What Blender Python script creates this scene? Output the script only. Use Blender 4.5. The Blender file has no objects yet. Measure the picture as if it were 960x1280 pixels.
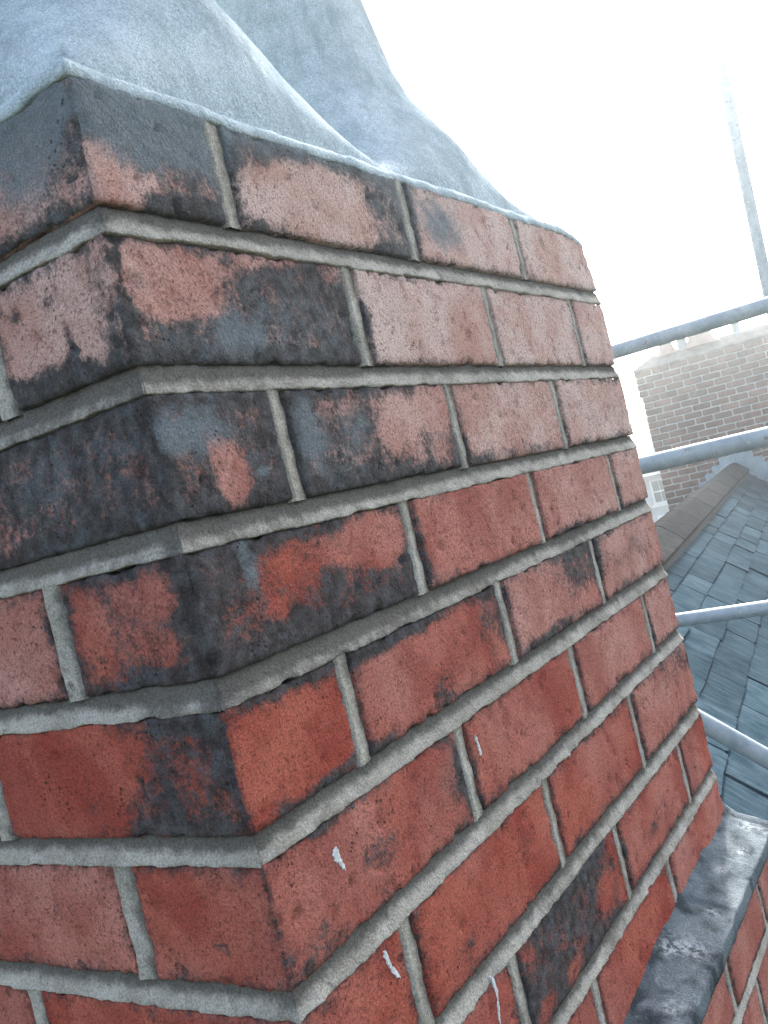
import bpy, math, random
import numpy as np
from mathutils import Matrix, Vector

C = bpy.context.scene.collection
SC = bpy.context.scene
R = math.radians

# ------------------------------------------------------------------ camera
CAM_ROT = ((0.52320728, 0.13483197, -0.84147162),
           (-0.81822432, -0.19656891, -0.54024959),
           (-0.23825007, 0.97117506, 0.00747651))
cd = bpy.data.cameras.new('camera')
cam = bpy.data.objects.new('camera', cd)
C.objects.link(cam)
cam.matrix_world = Matrix.Translation((-0.34097, -0.34230, -0.26004)) @ Matrix(CAM_ROT).to_4x4()
cd.sensor_fit = 'VERTICAL'
cd.sensor_height = 24.0
cd.lens = 24.0 * 1161.07 / 1280.0
cd.clip_start = 0.01
cd.clip_end = 2000.0
SC.camera = cam

# ------------------------------------------------------------------ world, sun, exposure
SUN_ELEV, SUN_AZ = R(33), R(12)          # azimuth from +x towards +y
SUN_VEC = Vector((math.cos(SUN_ELEV) * math.cos(SUN_AZ), math.cos(SUN_ELEV) * math.sin(SUN_AZ), math.sin(SUN_ELEV)))
w = bpy.data.worlds.new('World')
SC.world = w
w.use_nodes = True
nt = w.node_tree
bg = nt.nodes['Background']
sky = nt.nodes.new('ShaderNodeTexSky')
sky.sky_type = 'NISHITA'
sky.sun_disc = False
sky.sun_elevation = SUN_ELEV
sky.sun_rotation = math.pi / 2 - SUN_AZ
sky.air_density = 1.0
sky.dust_density = 4.0
sky.ozone_density = 1.0
hs = nt.nodes.new('ShaderNodeHueSaturation')      # thin bright overcast: the blue is washed towards white
hs.inputs['Saturation'].default_value = 0.72
nt.links.new(sky.outputs[0], hs.inputs['Color'])
nt.links.new(hs.outputs[0], bg.inputs['Color'])
bg.inputs['Strength'].default_value = 0.15

sl = bpy.data.lights.new('sun', 'SUN')
sl.energy = 3.0
sl.angle = R(3)
sl.color = (1.0, 0.985, 0.96)
so = bpy.data.objects.new('sun', sl)
C.objects.link(so)
so.rotation_euler = SUN_VEC.to_track_quat('Z', 'Y').to_euler()
so.location = (0, 0, 8)

SC.view_settings.view_transform = 'Standard'
SC.view_settings.look = 'None'
SC.view_settings.exposure = 1.88
SC.view_settings.gamma = 1.0
SC.render.engine = 'CYCLES'
SC.cycles.use_denoising = True
SC.cycles.max_bounces = 6
SC.cycles.volume_bounces = 0
SC.cycles.volume_step_rate = 4.0
HAZE_DENSITY, HAZE_G = 0.0115, 0.90

# ------------------------------------------------------------------ helpers
rng = random.Random(7)


def hash3(ix, iy, iz, seed):
    h = (ix.astype(np.int64) * 374761393 + iy.astype(np.int64) * 668265263 + iz.astype(np.int64) * 2147483647 + seed * 1274126177) & 0xFFFFFFFF
    h = ((h ^ (h >> 13)) * 1274126177) & 0xFFFFFFFF
    h = ((h ^ (h >> 16)) * 2246822519) & 0xFFFFFFFF
    return ((h ^ (h >> 15)) & 0xFFFFFF) / float(0xFFFFFF)


def vnoise(p, scale, seed=0):
    """smooth value noise in -1..1 at the points p (n, 3)"""
    q = p * scale
    i = np.floor(q)
    f = q - i
    f = f * f * (3 - 2 * f)
    i = i.astype(np.int64)
    r = 0
    for dx in (0, 1):
        for dy in (0, 1):
            for dz in (0, 1):
                wgt = (f[:, 0] if dx else 1 - f[:, 0]) * (f[:, 1] if dy else 1 - f[:, 1]) * (f[:, 2] if dz else 1 - f[:, 2])
                r = r + wgt * hash3(i[:, 0] + dx, i[:, 1] + dy, i[:, 2] + dz, seed)
    return r * 2 - 1


def fbm(p, scale, octaves=3, seed=0):
    a, r, t = 1.0, 0, 0
    for k in range(octaves):
        r = r + a * vnoise(p, scale * 2.03 ** k, seed + k * 17)
        t += a
        a *= 0.5
    return r / t


def sstep(a, b, x):
    t = np.clip((x - a) / (b - a), 0, 1)
    return t * t * (3 - 2 * t)


def mesh_obj(name, verts, faces, material=None, parent=None, smooth=True, attrs=None):
    me = bpy.data.meshes.new(name)
    me.from_pydata([tuple(v) for v in verts], [], [tuple(f) for f in faces])
    if smooth:
        me.polygons.foreach_set('use_smooth', [True] * len(me.polygons))
    for k, v in (attrs or {}).items():
        a = me.attributes.new(k, 'FLOAT', 'POINT')
        a.data.foreach_set('value', np.asarray(v, dtype=np.float32))
    me.update()
    if material:
        me.materials.append(material)
    o = bpy.data.objects.new(name, me)
    C.objects.link(o)
    if parent:
        o.parent = parent
    return o


def thing(name, label, cat, loc=(0, 0, 0), group=None):
    o = bpy.data.objects.new(name, None)
    C.objects.link(o)
    o.location = loc
    o['label'] = label
    o['category'] = cat
    if group:
        o['group'] = group
    return o


def tag(o, label, cat, group=None):
    o['label'] = label
    o['category'] = cat
    if group:
        o['group'] = group
    return o


_grid_cache = {}


def box_grid(nx, ny, nz):
    """surface lattice of a box: integer points (n, 3) and quads, cached"""
    key = (nx, ny, nz)
    if key in _grid_cache:
        return _grid_cache[key]
    ids, pts, faces = {}, [], []

    def pid(i, j, k):
        t = (i, j, k)
        if t not in ids:
            ids[t] = len(pts)
            pts.append(t)
        return ids[t]
    for i in range(nx):
        for k in range(nz):
            faces.append((pid(i, 0, k), pid(i + 1, 0, k), pid(i + 1, 0, k + 1), pid(i, 0, k + 1)))
            faces.append((pid(i, ny, k), pid(i, ny, k + 1), pid(i + 1, ny, k + 1), pid(i + 1, ny, k)))
    for j in range(ny):
        for k in range(nz):
            faces.append((pid(0, j, k), pid(0, j, k + 1), pid(0, j + 1, k + 1), pid(0, j + 1, k)))
            faces.append((pid(nx, j, k), pid(nx, j + 1, k), pid(nx, j + 1, k + 1), pid(nx, j, k + 1)))
    for i in range(nx):
        for j in range(ny):
            faces.append((pid(i, j, 0), pid(i, j + 1, 0), pid(i + 1, j + 1, 0), pid(i + 1, j, 0)))
            faces.append((pid(i, j, nz), pid(i + 1, j, nz), pid(i + 1, j + 1, nz), pid(i, j + 1, nz)))
    r = (np.array(pts, float), faces)
    _grid_cache[key] = r
    return r


def box_vf(x0, x1, y0, y1, z0, z1):
    v = [(x0, y0, z0), (x1, y0, z0), (x1, y1, z0), (x0, y1, z0), (x0, y0, z1), (x1, y0, z1), (x1, y1, z1), (x0, y1, z1)]
    f = [(0, 3, 2, 1), (4, 5, 6, 7), (0, 1, 5, 4), (1, 2, 6, 5), (2, 3, 7, 6), (3, 0, 4, 7)]
    return v, f


def soft_box(hx, hy, hz, r):
    """a block with chamfered edges, 24 points, 26 faces"""
    v, f = [], []
    idx = {}
    for sx in (-1, 1):
        for sy in (-1, 1):
            for sz in (-1, 1):
                c = (sx, sy, sz)
                idx[c + ('x',)] = len(v); v.append((sx * hx, sy * (hy - r), sz * (hz - r)))
                idx[c + ('y',)] = len(v); v.append((sx * (hx - r), sy * hy, sz * (hz - r)))
                idx[c + ('z',)] = len(v); v.append((sx * (hx - r), sy * (hy - r), sz * hz))
    def q(l):
        pts = [Vector(v[i]) for i in l]
        n = (pts[1] - pts[0]).cross(pts[2] - pts[0])
        c = sum(pts, Vector()) / len(pts)
        f.append(tuple(l) if n.dot(c) > 0 else tuple(reversed(l)))
    cyc = [(-1, -1), (1, -1), (1, 1), (-1, 1)]
    for s in (-1, 1):
        q([idx[(s, a, b, 'x')] for a, b in cyc])
        q([idx[(a, s, b, 'y')] for a, b in cyc])
        q([idx[(a, b, s, 'z')] for a, b in cyc])
    for a in (-1, 1):
        for b in (-1, 1):
            q([idx[(a, b, -1, 'x')], idx[(a, b, 1, 'x')], idx[(a, b, 1, 'y')], idx[(a, b, -1, 'y')]])
            q([idx[(a, -1, b, 'x')], idx[(a, 1, b, 'x')], idx[(a, 1, b, 'z')], idx[(a, -1, b, 'z')]])
            q([idx[(-1, a, b, 'y')], idx[(1, a, b, 'y')], idx[(1, a, b, 'z')], idx[(-1, a, b, 'z')]])
    for sx in (-1, 1):
        for sy in (-1, 1):
            for sz in (-1, 1):
                q([idx[(sx, sy, sz, k)] for k in 'xyz'])
    return v, f


def tube(p0, p1, rad, seg=28, wall=0.004):
    """open steel tube with a wall thickness"""
    p0, p1 = Vector(p0), Vector(p1)
    d = (p1 - p0).normalized()
    a = d.orthogonal().normalized()
    b = d.cross(a)
    v, f = [], []
    n = 24
    for ring, rr in ((0, rad), (1, rad - wall)):
        for k in range(n + 1):
            c = p0.lerp(p1, k / n)
            for i in range(seg):
                t = 2 * math.pi * i / seg
                v.append(c + (a * math.cos(t) + b * math.sin(t)) * rr)
    off = (n + 1) * seg
    for k in range(n):
        for i in range(seg):
            j = (i + 1) % seg
            f.append((k * seg + i, k * seg + j, (k + 1) * seg + j, (k + 1) * seg + i))
            f.append((off + k * seg + j, off + k * seg + i, off + (k + 1) * seg + i, off + (k + 1) * seg + j))
    for i in range(seg):
        j = (i + 1) % seg
        f.append((i, off + i, off + j, j))
        f.append((n * seg + j, off + n * seg + j, off + n * seg + i, n * seg + i))
    return v, f


def lathe(profile, seg=48, centre=(0, 0), wob=0.0, seed=0):
    v, f = [], []
    for r, z in profile:
        for i in range(seg):
            t = 2 * math.pi * i / seg
            v.append((centre[0] + r * math.cos(t), centre[1] + r * math.sin(t), z))
    for k in range(len(profile) - 1):
        for i in range(seg):
            j = (i + 1) % seg
            f.append((k * seg + i, k * seg + j, (k + 1) * seg + j, (k + 1) * seg + i))
    v = np.array(v)
    if wob:
        d = fbm(v, 22, 3, seed) * wob
        c = np.array([centre[0], centre[1]])
        rad = v[:, :2] - c
        ln = np.maximum(np.linalg.norm(rad, axis=1, keepdims=True), 1e-6)
        v[:, :2] += rad / ln * d[:, None]
    return v, f


# ------------------------------------------------------------------ materials
def new_mat(name):
    m = bpy.data.materials.new(name)
    m.use_nodes = True
    t = m.node_tree
    return m, t, t.nodes['Principled BSDF']


class NT:
    def __init__(self, t):
        self.t = t

    def n(self, typ, **kw):
        o = self.t.nodes.new(typ)
        for k, v in kw.items():
            setattr(o, k, v)
        return o

    def l(self, a, b):
        self.t.links.new(a, b)

    def pos(self):
        return self.n('ShaderNodeNewGeometry').outputs['Position']

    def noise(self, vec, scale, detail=4, rough=0.55, dist=0.0):
        o = self.n('ShaderNodeTexNoise')
        o.inputs['Scale'].default_value = scale
        o.inputs['Detail'].default_value = detail
        o.inputs['Roughness'].default_value = rough
        o.inputs['Distortion'].default_value = dist
        self.l(vec, o.inputs['Vector'])
        return o.outputs['Fac']

    def attr(self, name, typ='GEOMETRY'):
        o = self.n('ShaderNodeAttribute', attribute_name=name, attribute_type=typ)
        return o.outputs['Fac']

    def math(self, op, a, b=None, c=None, clamp=False):
        o = self.n('ShaderNodeMath', operation=op, use_clamp=clamp)
        for i, x in enumerate((a, b, c)):
            if x is None:
                continue
            if isinstance(x, (int, float)):
                o.inputs[i].default_value = x
            else:
                self.l(x, o.inputs[i])
        return o.outputs[0]

    def ss(self, x, lo, hi, a=0.0, b=1.0):
        o = self.n('ShaderNodeMapRange', interpolation_type='SMOOTHSTEP')
        o.inputs['From Min'].default_value = lo
        o.inputs['From Max'].default_value = hi
        o.inputs['To Min'].default_value = a
        o.inputs['To Max'].default_value = b
        self.l(x, o.inputs['Value'])
        return o.outputs['Result']

    def mix(self, fac, a, b, mode='MIX'):
        o = self.n('ShaderNodeMix', data_type='RGBA', blend_type=mode)
        for s, x in ((o.inputs[0], fac), (o.inputs[6], a), (o.inputs[7], b)):
            if isinstance(x, (int, float)):
                s.default_value = x
            elif isinstance(x, tuple):
                s.default_value = x + (1.0,) if len(x) == 3 else x
            else:
                self.l(x, s)
        return o.outputs[2]

    def bump(self, h, strength, dist, normal=None):
        o = self.n('ShaderNodeBump')
        o.inputs['Strength'].default_value = strength
        o.inputs['Distance'].default_value = dist
        self.l(h, o.inputs['Height'])
        if normal is not None:
            self.l(normal, o.inputs['Normal'])
        return o.outputs[0]


def brick_material():
    m, t, b = new_mat('weathered_brick')
    g = NT(t)
    p = g.pos()
    tint, soot, crust_veil, edge = g.attr('tint'), g.attr('soot'), g.attr('crust_veil'), g.attr('edge')
    # burnt clay, cloudy from deep red to orange and pink; pale end paints glare
    n_big = g.noise(p, 14, 4, 0.6, 0.6)
    n_mid = g.noise(p, 60, 6, 0.65, 0.3)
    n_fine = g.noise(p, 420, 5, 0.7)
    red = g.mix(g.ss(n_big, 0.35, 0.65), (0.335, 0.066, 0.046), (0.47, 0.130, 0.088))
    pink = g.mix(g.ss(n_big, 0.35, 0.65), (0.55, 0.335, 0.275), (0.66, 0.490, 0.430))
    clay = g.mix(tint, red, pink)
    clay = g.mix(g.ss(n_mid, 0.52, 0.72, 0.0, 0.55), clay, (0.22, 0.055, 0.042))
    clay = g.mix(g.ss(n_fine, 0.52, 0.66, 0.0, 0.75), clay, (0.10, 0.04, 0.034))
    clay = g.mix(g.ss(n_fine, 0.44, 0.22, 0.0, 0.35), clay, (0.55, 0.26, 0.20))
    # soot: attribute gives where, noise gives the broken outline
    n_a = g.noise(p, 42, 8, 0.68, 0.5)
    n_b = g.noise(p, 230, 4, 0.7)
    s = g.math('ADD', g.math('MULTIPLY', soot, 0.80), g.math('MULTIPLY', g.math('SUBTRACT', n_a, 0.5), 1.5))
    s = g.math('ADD', s, g.math('MULTIPLY', g.math('SUBTRACT', n_b, 0.5), 1.25))
    ed = g.ss(edge, 0.0, 0.015, 0.46, 0.0)
    s = g.math('ADD', s, ed)
    mask = g.ss(s, 0.10, 0.72, 0.0, 0.96)
    dark = g.mix(g.ss(g.noise(p, 90, 5, 0.6), 0.35, 0.7), (0.036, 0.038, 0.039), (0.100, 0.106, 0.108))
    dark = g.mix(g.ss(g.noise(p, 33, 6, 0.7, 0.8), 0.52, 0.66, 0.0, 0.75), dark, (0.105, 0.125, 0.135))
    dark = g.mix(g.ss(g.noise(p, 120, 5, 0.75), 0.56, 0.70, 0.0, 0.6), dark, (0.17, 0.115, 0.09))
    dark = g.mix(g.ss(n_fine, 0.54, 0.72, 0.0, 0.6), dark, (0.012, 0.012, 0.012))
    col = g.mix(mask, clay, dark)
    # grey lichen and cement bloom, and glare veil painted over the upper soot
    c2 = g.math('ADD', g.math('MULTIPLY', crust_veil, 0.7), g.math('MULTIPLY', g.math('SUBTRACT', g.noise(p, 75, 7, 0.7, 0.6), 0.5), 1.0))
    col = g.mix(g.ss(c2, 0.20, 0.76, 0.0, 0.92), col, g.mix(g.noise(p, 120, 5, 0.7), (0.105, 0.125, 0.138), (0.255, 0.285, 0.298)))
    sp = g.n('ShaderNodeTexVoronoi')
    sp.inputs['Scale'].default_value = 240
    g.l(p, sp.inputs['Vector'])
    pit = g.math('MULTIPLY', g.ss(sp.outputs['Distance'], 0.30, 0.10), g.ss(g.noise(p, 30, 5), 0.54, 0.66))
    col = g.mix(g.math('MULTIPLY', pit, 0.6), col, (0.035, 0.026, 0.024))
    grain = g.noise(p, 900, 2, 0.6)
    col = g.mix(1.0, col, g.mix(g.ss(grain, 0.3, 0.7), (0.74, 0.74, 0.74), (1.26, 1.26, 1.26)), 'MULTIPLY')
    g.l(col, b.inputs['Base Color'])
    b.inputs['Roughness'].default_value = 0.88
    b.inputs['Specular IOR Level'].default_value = 0.08
    h = g.math('ADD', g.math('MULTIPLY', n_fine, 0.6), g.math('MULTIPLY', n_b, 0.9))
    h = g.math('SUBTRACT', h, g.math('MULTIPLY', pit, 0.9))
    h = g.math('ADD', h, g.math('MULTIPLY', mask, 0.25))
    g.l(g.bump(h, 0.9, 0.0024), b.inputs['Normal'])
    return m


def mortar_material(name, lo, hi, dirt_shade, bump=0.6, dirt_shade_mix=0.5, crack=0.0, stain=0.0):
    m, t, b = new_mat(name)
    g = NT(t)
    p = g.pos()
    n1 = g.noise(p, 25, 5, 0.6, 0.4)
    n2 = g.noise(p, 330, 4, 0.7)
    n3 = g.noise(p, 700, 3, 0.7)
    col = g.mix(g.ss(n1, 0.3, 0.7), lo, hi)
    at = g.attr('dirt_shade')  # carries real dirt and the joint shade painted with it
    d = g.math('ADD', g.math('MULTIPLY', at, 0.8), g.math('MULTIPLY', g.math('SUBTRACT', g.noise(p, 70, 6, 0.7), 0.5), 1.1))
    col = g.mix(g.ss(d, 0.15, 0.75, 0.0, dirt_shade_mix), col, dirt_shade)
    col = g.mix(g.ss(g.noise(p, 11, 6, 0.7, 0.5), 0.50, 0.72, 0.0, stain), col, (0.17, 0.15, 0.125))
    col = g.mix(g.ss(g.noise(p, 48, 6, 0.72, 0.6), 0.56, 0.72, 0.0, stain), col, (0.11, 0.105, 0.095))
    pl = g.math('MULTIPLY', g.attr('pale'), g.ss(g.noise(p, 150, 5, 0.7), 0.40, 0.60))
    col = g.mix(pl, col, (0.56, 0.60, 0.62))
    col = g.mix(1.0, col, g.mix(g.ss(n3, 0.30, 0.70), (0.70, 0.70, 0.70), (1.30, 1.30, 1.30)), 'MULTIPLY')
    g.l(col, b.inputs['Base Color'])
    b.inputs['Roughness'].default_value = 0.95
    b.inputs['Specular IOR Level'].default_value = 0.0
    col = g.mix(g.ss(g.noise(p, 190, 5, 0.75), 0.60, 0.74, 0.0, 0.55), col, dirt_shade)
    if crack:
        wv = g.n('ShaderNodeVectorMath', operation='ADD')
        nz = g.n('ShaderNodeTexNoise')
        nz.inputs['Scale'].default_value = 26
        nz.inputs['Detail'].default_value = 6
        g.l(p, nz.inputs['Vector'])
        sc = g.n('ShaderNodeVectorMath', operation='SCALE')
        sc.inputs['Scale'].default_value = 0.06
        g.l(nz.outputs['Color'], sc.inputs[0])
        g.l(p, wv.inputs[0])
        g.l(sc.outputs[0], wv.inputs[1])
        vo = g.n('ShaderNodeTexVoronoi', feature='DISTANCE_TO_EDGE')
        vo.inputs['Scale'].default_value = 9
        g.l(wv.outputs[0], vo.inputs['Vector'])
        ck = g.math('MULTIPLY', g.ss(vo.outputs['Distance'], 0.012, 0.003), g.ss(g.noise(p, 12, 3), 0.50, 0.60))
        col = g.mix(g.math('MULTIPLY', ck, crack), col, dirt_shade)
        mp = g.n('ShaderNodeMapping')
        mp.inputs['Scale'].default_value = (55, 55, 5)
        g.l(p, mp.inputs['Vector'])
        col = g.mix(g.ss(g.noise(mp.outputs[0], 1.0, 5, 0.65), 0.46, 0.68, 0.0, 0.5), col, dirt_shade)
        col = g.mix(g.ss(g.noise(p, 34, 6, 0.7), 0.55, 0.68, 0.0, 0.45), col, (0.66, 0.70, 0.71))
        n2 = g.math('SUBTRACT', g.math('ADD', n2, g.math('MULTIPLY', g.noise(p, 95, 5, 0.7), 1.6)), g.math('MULTIPLY', ck, 0.1))
    g.l(col, b.inputs['Base Color'])
    h = g.math('ADD', g.math('MULTIPLY', n2, 0.8), g.math('MULTIPLY', n3, 0.35))
    g.l(g.bump(h, bump, 0.0026), b.inputs['Normal'])
    return m


M_BRICK = brick_material()
M_MORTAR = mortar_material('pointing_mortar', (0.37, 0.338, 0.285), (0.54, 0.50, 0.435), (0.105, 0.096, 0.084), 1.0, 0.85, stain=0.7)
M_FLAUNCH = mortar_material('flaunching_mortar', (0.44, 0.52, 0.55), (0.58, 0.655, 0.68), (0.27, 0.33, 0.355), 0.9, 0.5, 0.001)
M_LEDGE = mortar_material('ledge_mortar', (0.12, 0.145, 0.16), (0.22, 0.25, 0.265), (0.040, 0.048, 0.053), 1.0, 0.9)
STAINS_VEIL = [
  ('R', 0.0433, -0.024, 0.0625, 0.0238, 0.9, 'g'), ('R', 0.0482, -0.0455, 0.0267, 0.0143, 0.4, 's'), ('R', 0.01, -0.059, 0.0174, 0.0156, -0.9, 's'),
  ('R', 0.0614, -0.0707, 0.0428, 0.0073, 0.5, 's'), ('R', 0.1586, -0.0113, 0.0793, 0.0144, 0.7, 's'), ('R', 0.3088, -0.0349, 0.041, 0.0406, 0.55, 's'),
  ('R', 0.1892, -0.0439, 0.0631, 0.0235, -0.6, 's'), ('R', 0.2563, -0.0001, 0.0755, 0.0131, 0.5, 'g'), ('R', 0.1361, -0.0392, 0.0154, 0.0326, 0.5, 's'),
  ('R', 0.3835, -0.0452, 0.0237, 0.0222, 0.6, 'g'), ('R', 0.4257, -0.0364, 0.0206, 0.0309, 0.5, 'g'), ('R', 0.6568, -0.0209, 0.082, 0.0383, 0.2, 'g'),
  ('L', 0.0373, -0.0175, 0.0259, 0.0168, 0.7, 'g'), ('L', 0.0184, -0.0385, 0.0112, 0.0221, 0.35, 's'), ('L', 0.0615, -0.0426, 0.036, 0.0116, -0.3, 's'),
  ('R', 0.1452, -0.132, 0.0763, 0.0237, 1.1, 's'), ('R', 0.0511, -0.1472, 0.0565, 0.01, 1.1, 's'), ('R', 0.0007, -0.1483, 0.0168, 0.0167, 1.0, 's'),
  ('R', 0.0383, -0.1118, 0.0432, 0.0181, -0.8, 's'), ('R', 0.0015, -0.1085, 0.005, 0.0192, 0.9, 's'), ('R', 0.1271, -0.0944, 0.0388, 0.0042, -0.6, 's'),
  ('R', 0.0879, -0.1391, 0.0187, 0.0097, 0.4, 'g'), ('L', 0.0429, -0.1374, 0.0048, 0.0138, 0.8, 's'), ('L', 0.0746, -0.1482, 0.037, 0.0049, 0.7, 's'),
  ('L', 0.0125, -0.1339, 0.0056, 0.0346, 0.6, 's'), ('L', 0.0872, -0.1102, 0.0052, 0.0057, 0.8, 's'), ('L', 0.0511, -0.1093, 0.0109, 0.004, 0.7, 's'),
  ('R', 0.0364, -0.2075, 0.0765, 0.0381, 1.15, 's'), ('R', 0.0265, -0.2002, 0.0281, 0.0127, 0.7, 'g'), ('R', 0.0486, -0.2244, 0.0165, 0.0173, -1.2, 's'),
  ('R', 0.0414, -0.2079, 0.0095, 0.0078, -1.0, 's'), ('R', 0.0777, -0.2251, 0.0071, 0.0041, 0.9, 'g'), ('R', 0.0811, -0.1967, 0.0221, 0.0093, -0.5, 's'),
  ('L', 0.061, -0.2034, 0.0694, 0.0377, 1.0, 's'), ('L', 0.0949, -0.2003, 0.0324, 0.0259, 0.4, 'g'), ('L', 0.0721, -0.1873, 0.0176, 0.0041, -0.9, 's'),
  ('L', 0.0265, -0.1983, 0.017, 0.0119, 0.6, 'g'), ('L', 0.1296, -0.2119, 0.0211, 0.0179, -0.5, 's'), ('R', 0.2054, -0.2123, 0.1308, 0.0326, 1.0, 's'),
  ('R', 0.2412, -0.2058, 0.0252, 0.0201, -0.8, 's'), ('R', 0.182, -0.208, 0.0196, 0.0213, 0.5, 'g'), ('R', 0.3073, -0.1966, 0.0339, 0.0188, -0.6, 's'),
  ('R', 0.133, -0.2048, 0.0127, 0.0248, 0.7, 'g'), ('R', 0.6539, -0.2111, 0.1269, 0.0302, 0.35, 'g'), ('R', 0.7428, -0.2051, 0.0457, 0.0371, 0.4, 's'),
  ('R', 0.4221, -0.238, 0.1117, 0.007, 0.4, 's'), ('R', 0.0494, -0.2996, 0.1149, 0.0409, 1.15, 's'), ('R', 0.0861, -0.2911, 0.0343, 0.0199, -1.0, 's'),
  ('R', 0.1663, -0.2818, 0.0406, 0.015, -1.4, 's'), ('R', 0.0441, -0.2736, 0.0083, 0.0167, 0.8, 'g'), ('R', 0.0543, -0.3053, 0.0134, 0.0126, -0.5, 's'),
  ('L', 0.0545, -0.2938, 0.0524, 0.0345, 0.62, 's'), ('L', 0.0335, -0.2791, 0.0145, 0.0104, -0.3, 's'), ('L', 0.0847, -0.2852, 0.0142, 0.0176, -0.3, 's'),
  ('L', 0.0105, -0.2995, 0.0078, 0.0371, 0.7, 's'), ('L', 0.0259, -0.371, 0.0335, 0.0345, 0.95, 's'), ('L', 0.0635, -0.3916, 0.0334, 0.0112, 0.7, 's'),
  ('L', 0.1206, -0.3912, 0.0153, 0.0067, 0.6, 's'), ('L', 0.1783, -0.3736, 0.0233, 0.006, 0.3, 'g'), ('R', 0.176, -0.3451, 0.0611, 0.0069, 0.7, 's'),
  ('R', 0.3092, -0.3655, 0.027, 0.0282, 0.8, 's'), ('R', 0.2186, -0.3966, 0.0216, 0.01, 0.7, 's'), ('R', 0.296, -0.3368, 0.0541, 0.0086, 0.6, 's'),
  ('R', 0.5152, -0.3578, 0.0593, 0.0281, 1.0, 's'), ('R', 0.4119, -0.4043, 0.0518, 0.0075, 0.5, 's'), ('R', 0.7035, -0.3735, 0.0429, 0.0164, 0.5, 's'),
  ('R', 0.6229, -0.382, 0.0376, 0.0191, 0.4, 's'), ('R', 0.1013, -0.4602, 0.0196, 0.0123, 0.85, 's'), ('R', 0.2007, -0.4596, 0.0228, 0.0233, 0.8, 's'),
  ('R', 0.0753, -0.4246, 0.0371, 0.004, 0.4, 's'), ('R', 0.0285, -0.4803, 0.0318, 0.0072, 0.5, 's'), ('R', -0.003, -0.438, 0.0066, 0.0311, 0.5, 's'),
  ('R', 0.1661, -0.5551, 0.0131, 0.0067, 0.6, 's'), ('R', 0.2764, -0.5396, 0.0174, 0.0098, 0.5, 's'), ('R', 0.3518, -0.4985, 0.0298, 0.0077, 0.5, 's'),
  ('R', 0.3284, -0.6249, 0.0887, 0.0300, 0.9, 's'), ('R', 0.3831, -0.6291, 0.0287, 0.0124, -0.8, 's'), ('R', 0.3047, -0.6467, 0.0159, 0.0117, -1.0, 's'),
  ('R', 0.7421, -0.5262, 0.078, 0.0153, 0.5, 's'), ('R', 0.5453, -0.6367, 0.0442, 0.0084, 0.5, 's'), ('R', 0.0715, -0.3756, 0.029, 0.0124, -0.2, 's'),
  ('R', 0.0913, -0.4068, 0.0474, 0.0059, 0.6, 's'), ('R', 0.0266, -0.3955, 0.0091, 0.0151, 0.4, 's'), ('L', 0.041, -0.4693, 0.0071, 0.004, 0.9, 's'),
  ('L', 0.1862, -0.4549, 0.0462, 0.0073, 0.35, 's')]
STAINS_VEIL += [
  ('R', .045, -.040, .075, .045, .75, 's'), ('R', .060, -.030, .060, .030, .5, 'g'), ('R', .020, -.062, .022, .014, -1.3, 's'),
  ('L', .050, -.040, .080, .045, .45, 's'), ('L', .060, -.030, .050, .030, .5, 'g'),
  ('R', .290, -.030, .040, .050, .5, 's'), ('R', .170, -.020, .060, .020, .5, 's'), ('R', .370, -.030, .040, .030, .45, 'g'),
  ('R', .165, -.125, .050, .040, .7, 's'), ('R', .080, -.105, .060, .016, .35, 's'),
  ('L', .060, -.205, .100, .045, .7, 's'), ('L', .140, -.200, .045, .045, .45, 's'), ('L', .085, -.215, .040, .030, .15, 'g'),
  ('R', .180, -.300, .060, .050, .55, 's'), ('R', .110, -.315, .080, .030, .6, 's'), ('L', .055, -.295, .060, .040, .0, 's'),
  ('R', .145, -.132, .070, .030, .55, 'g'), ('R', .05, -.147, .05, .012, .45, 'g'), ('L', .04, -.03, .05, .03, .5, 'g'), ('R', .30, -.03, .04, .05, .5, 'g'), ('R', .17, -.012, .07, .014, .6, 'g'),  # grey blobs lift the upper soot, painting in the glare veil
  ('R', .03, -.19, .05, .02, .4, 'g'), ('R', .20, -.20, .10, .03, .25, 'g'),
  ('L', .040, -.375, .055, .045, .5, 's'), ('R', .320, -.622, .085, .030, .9, 's'),
]
# ------------------------------------------------------------------ the near chimney stack
PITCH = 0.0831216
JT = 0.0158                       # thickness of a bed joint
DZ0 = [0, -.0005, -.0020, -.0022, -.0020, -.0010, -.0008, 0, 0, 0]        # each bed sags or rises a little
DZ1 = [0, .0040, -.0045, -.0080, -.0035, -.0020, .0008, -.0080, -.0060, -.0040]
LEN, WID = 0.7775, 0.3325


def bed(k, x):
    x = np.clip(np.asarray(x, float) / LEN, 0, 1)
    return -k * PITCH + DZ0[k] * (1 - x) + DZ1[k] * x


def face_channel(face, a, z, ch):
    r = np.zeros(len(a))
    w3 = np.stack([a, z, np.full(len(a), 3.0 if face == 'R' else 8.0)], 1)
    a = a + 0.009 * fbm(w3, 32, 3, 91)
    z = z + 0.0065 * fbm(w3, 38, 3, 92)
    for F, ca, cz, ra, rz, s, c in STAINS_VEIL:
        if F == face and c == ch:
            r += s * np.exp(-(((a - ca) / ra) ** 2 + ((z - cz) / rz) ** 2) ** 1.6 * 0.6)
    return np.clip(r, -1.5, 1.15)


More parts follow.
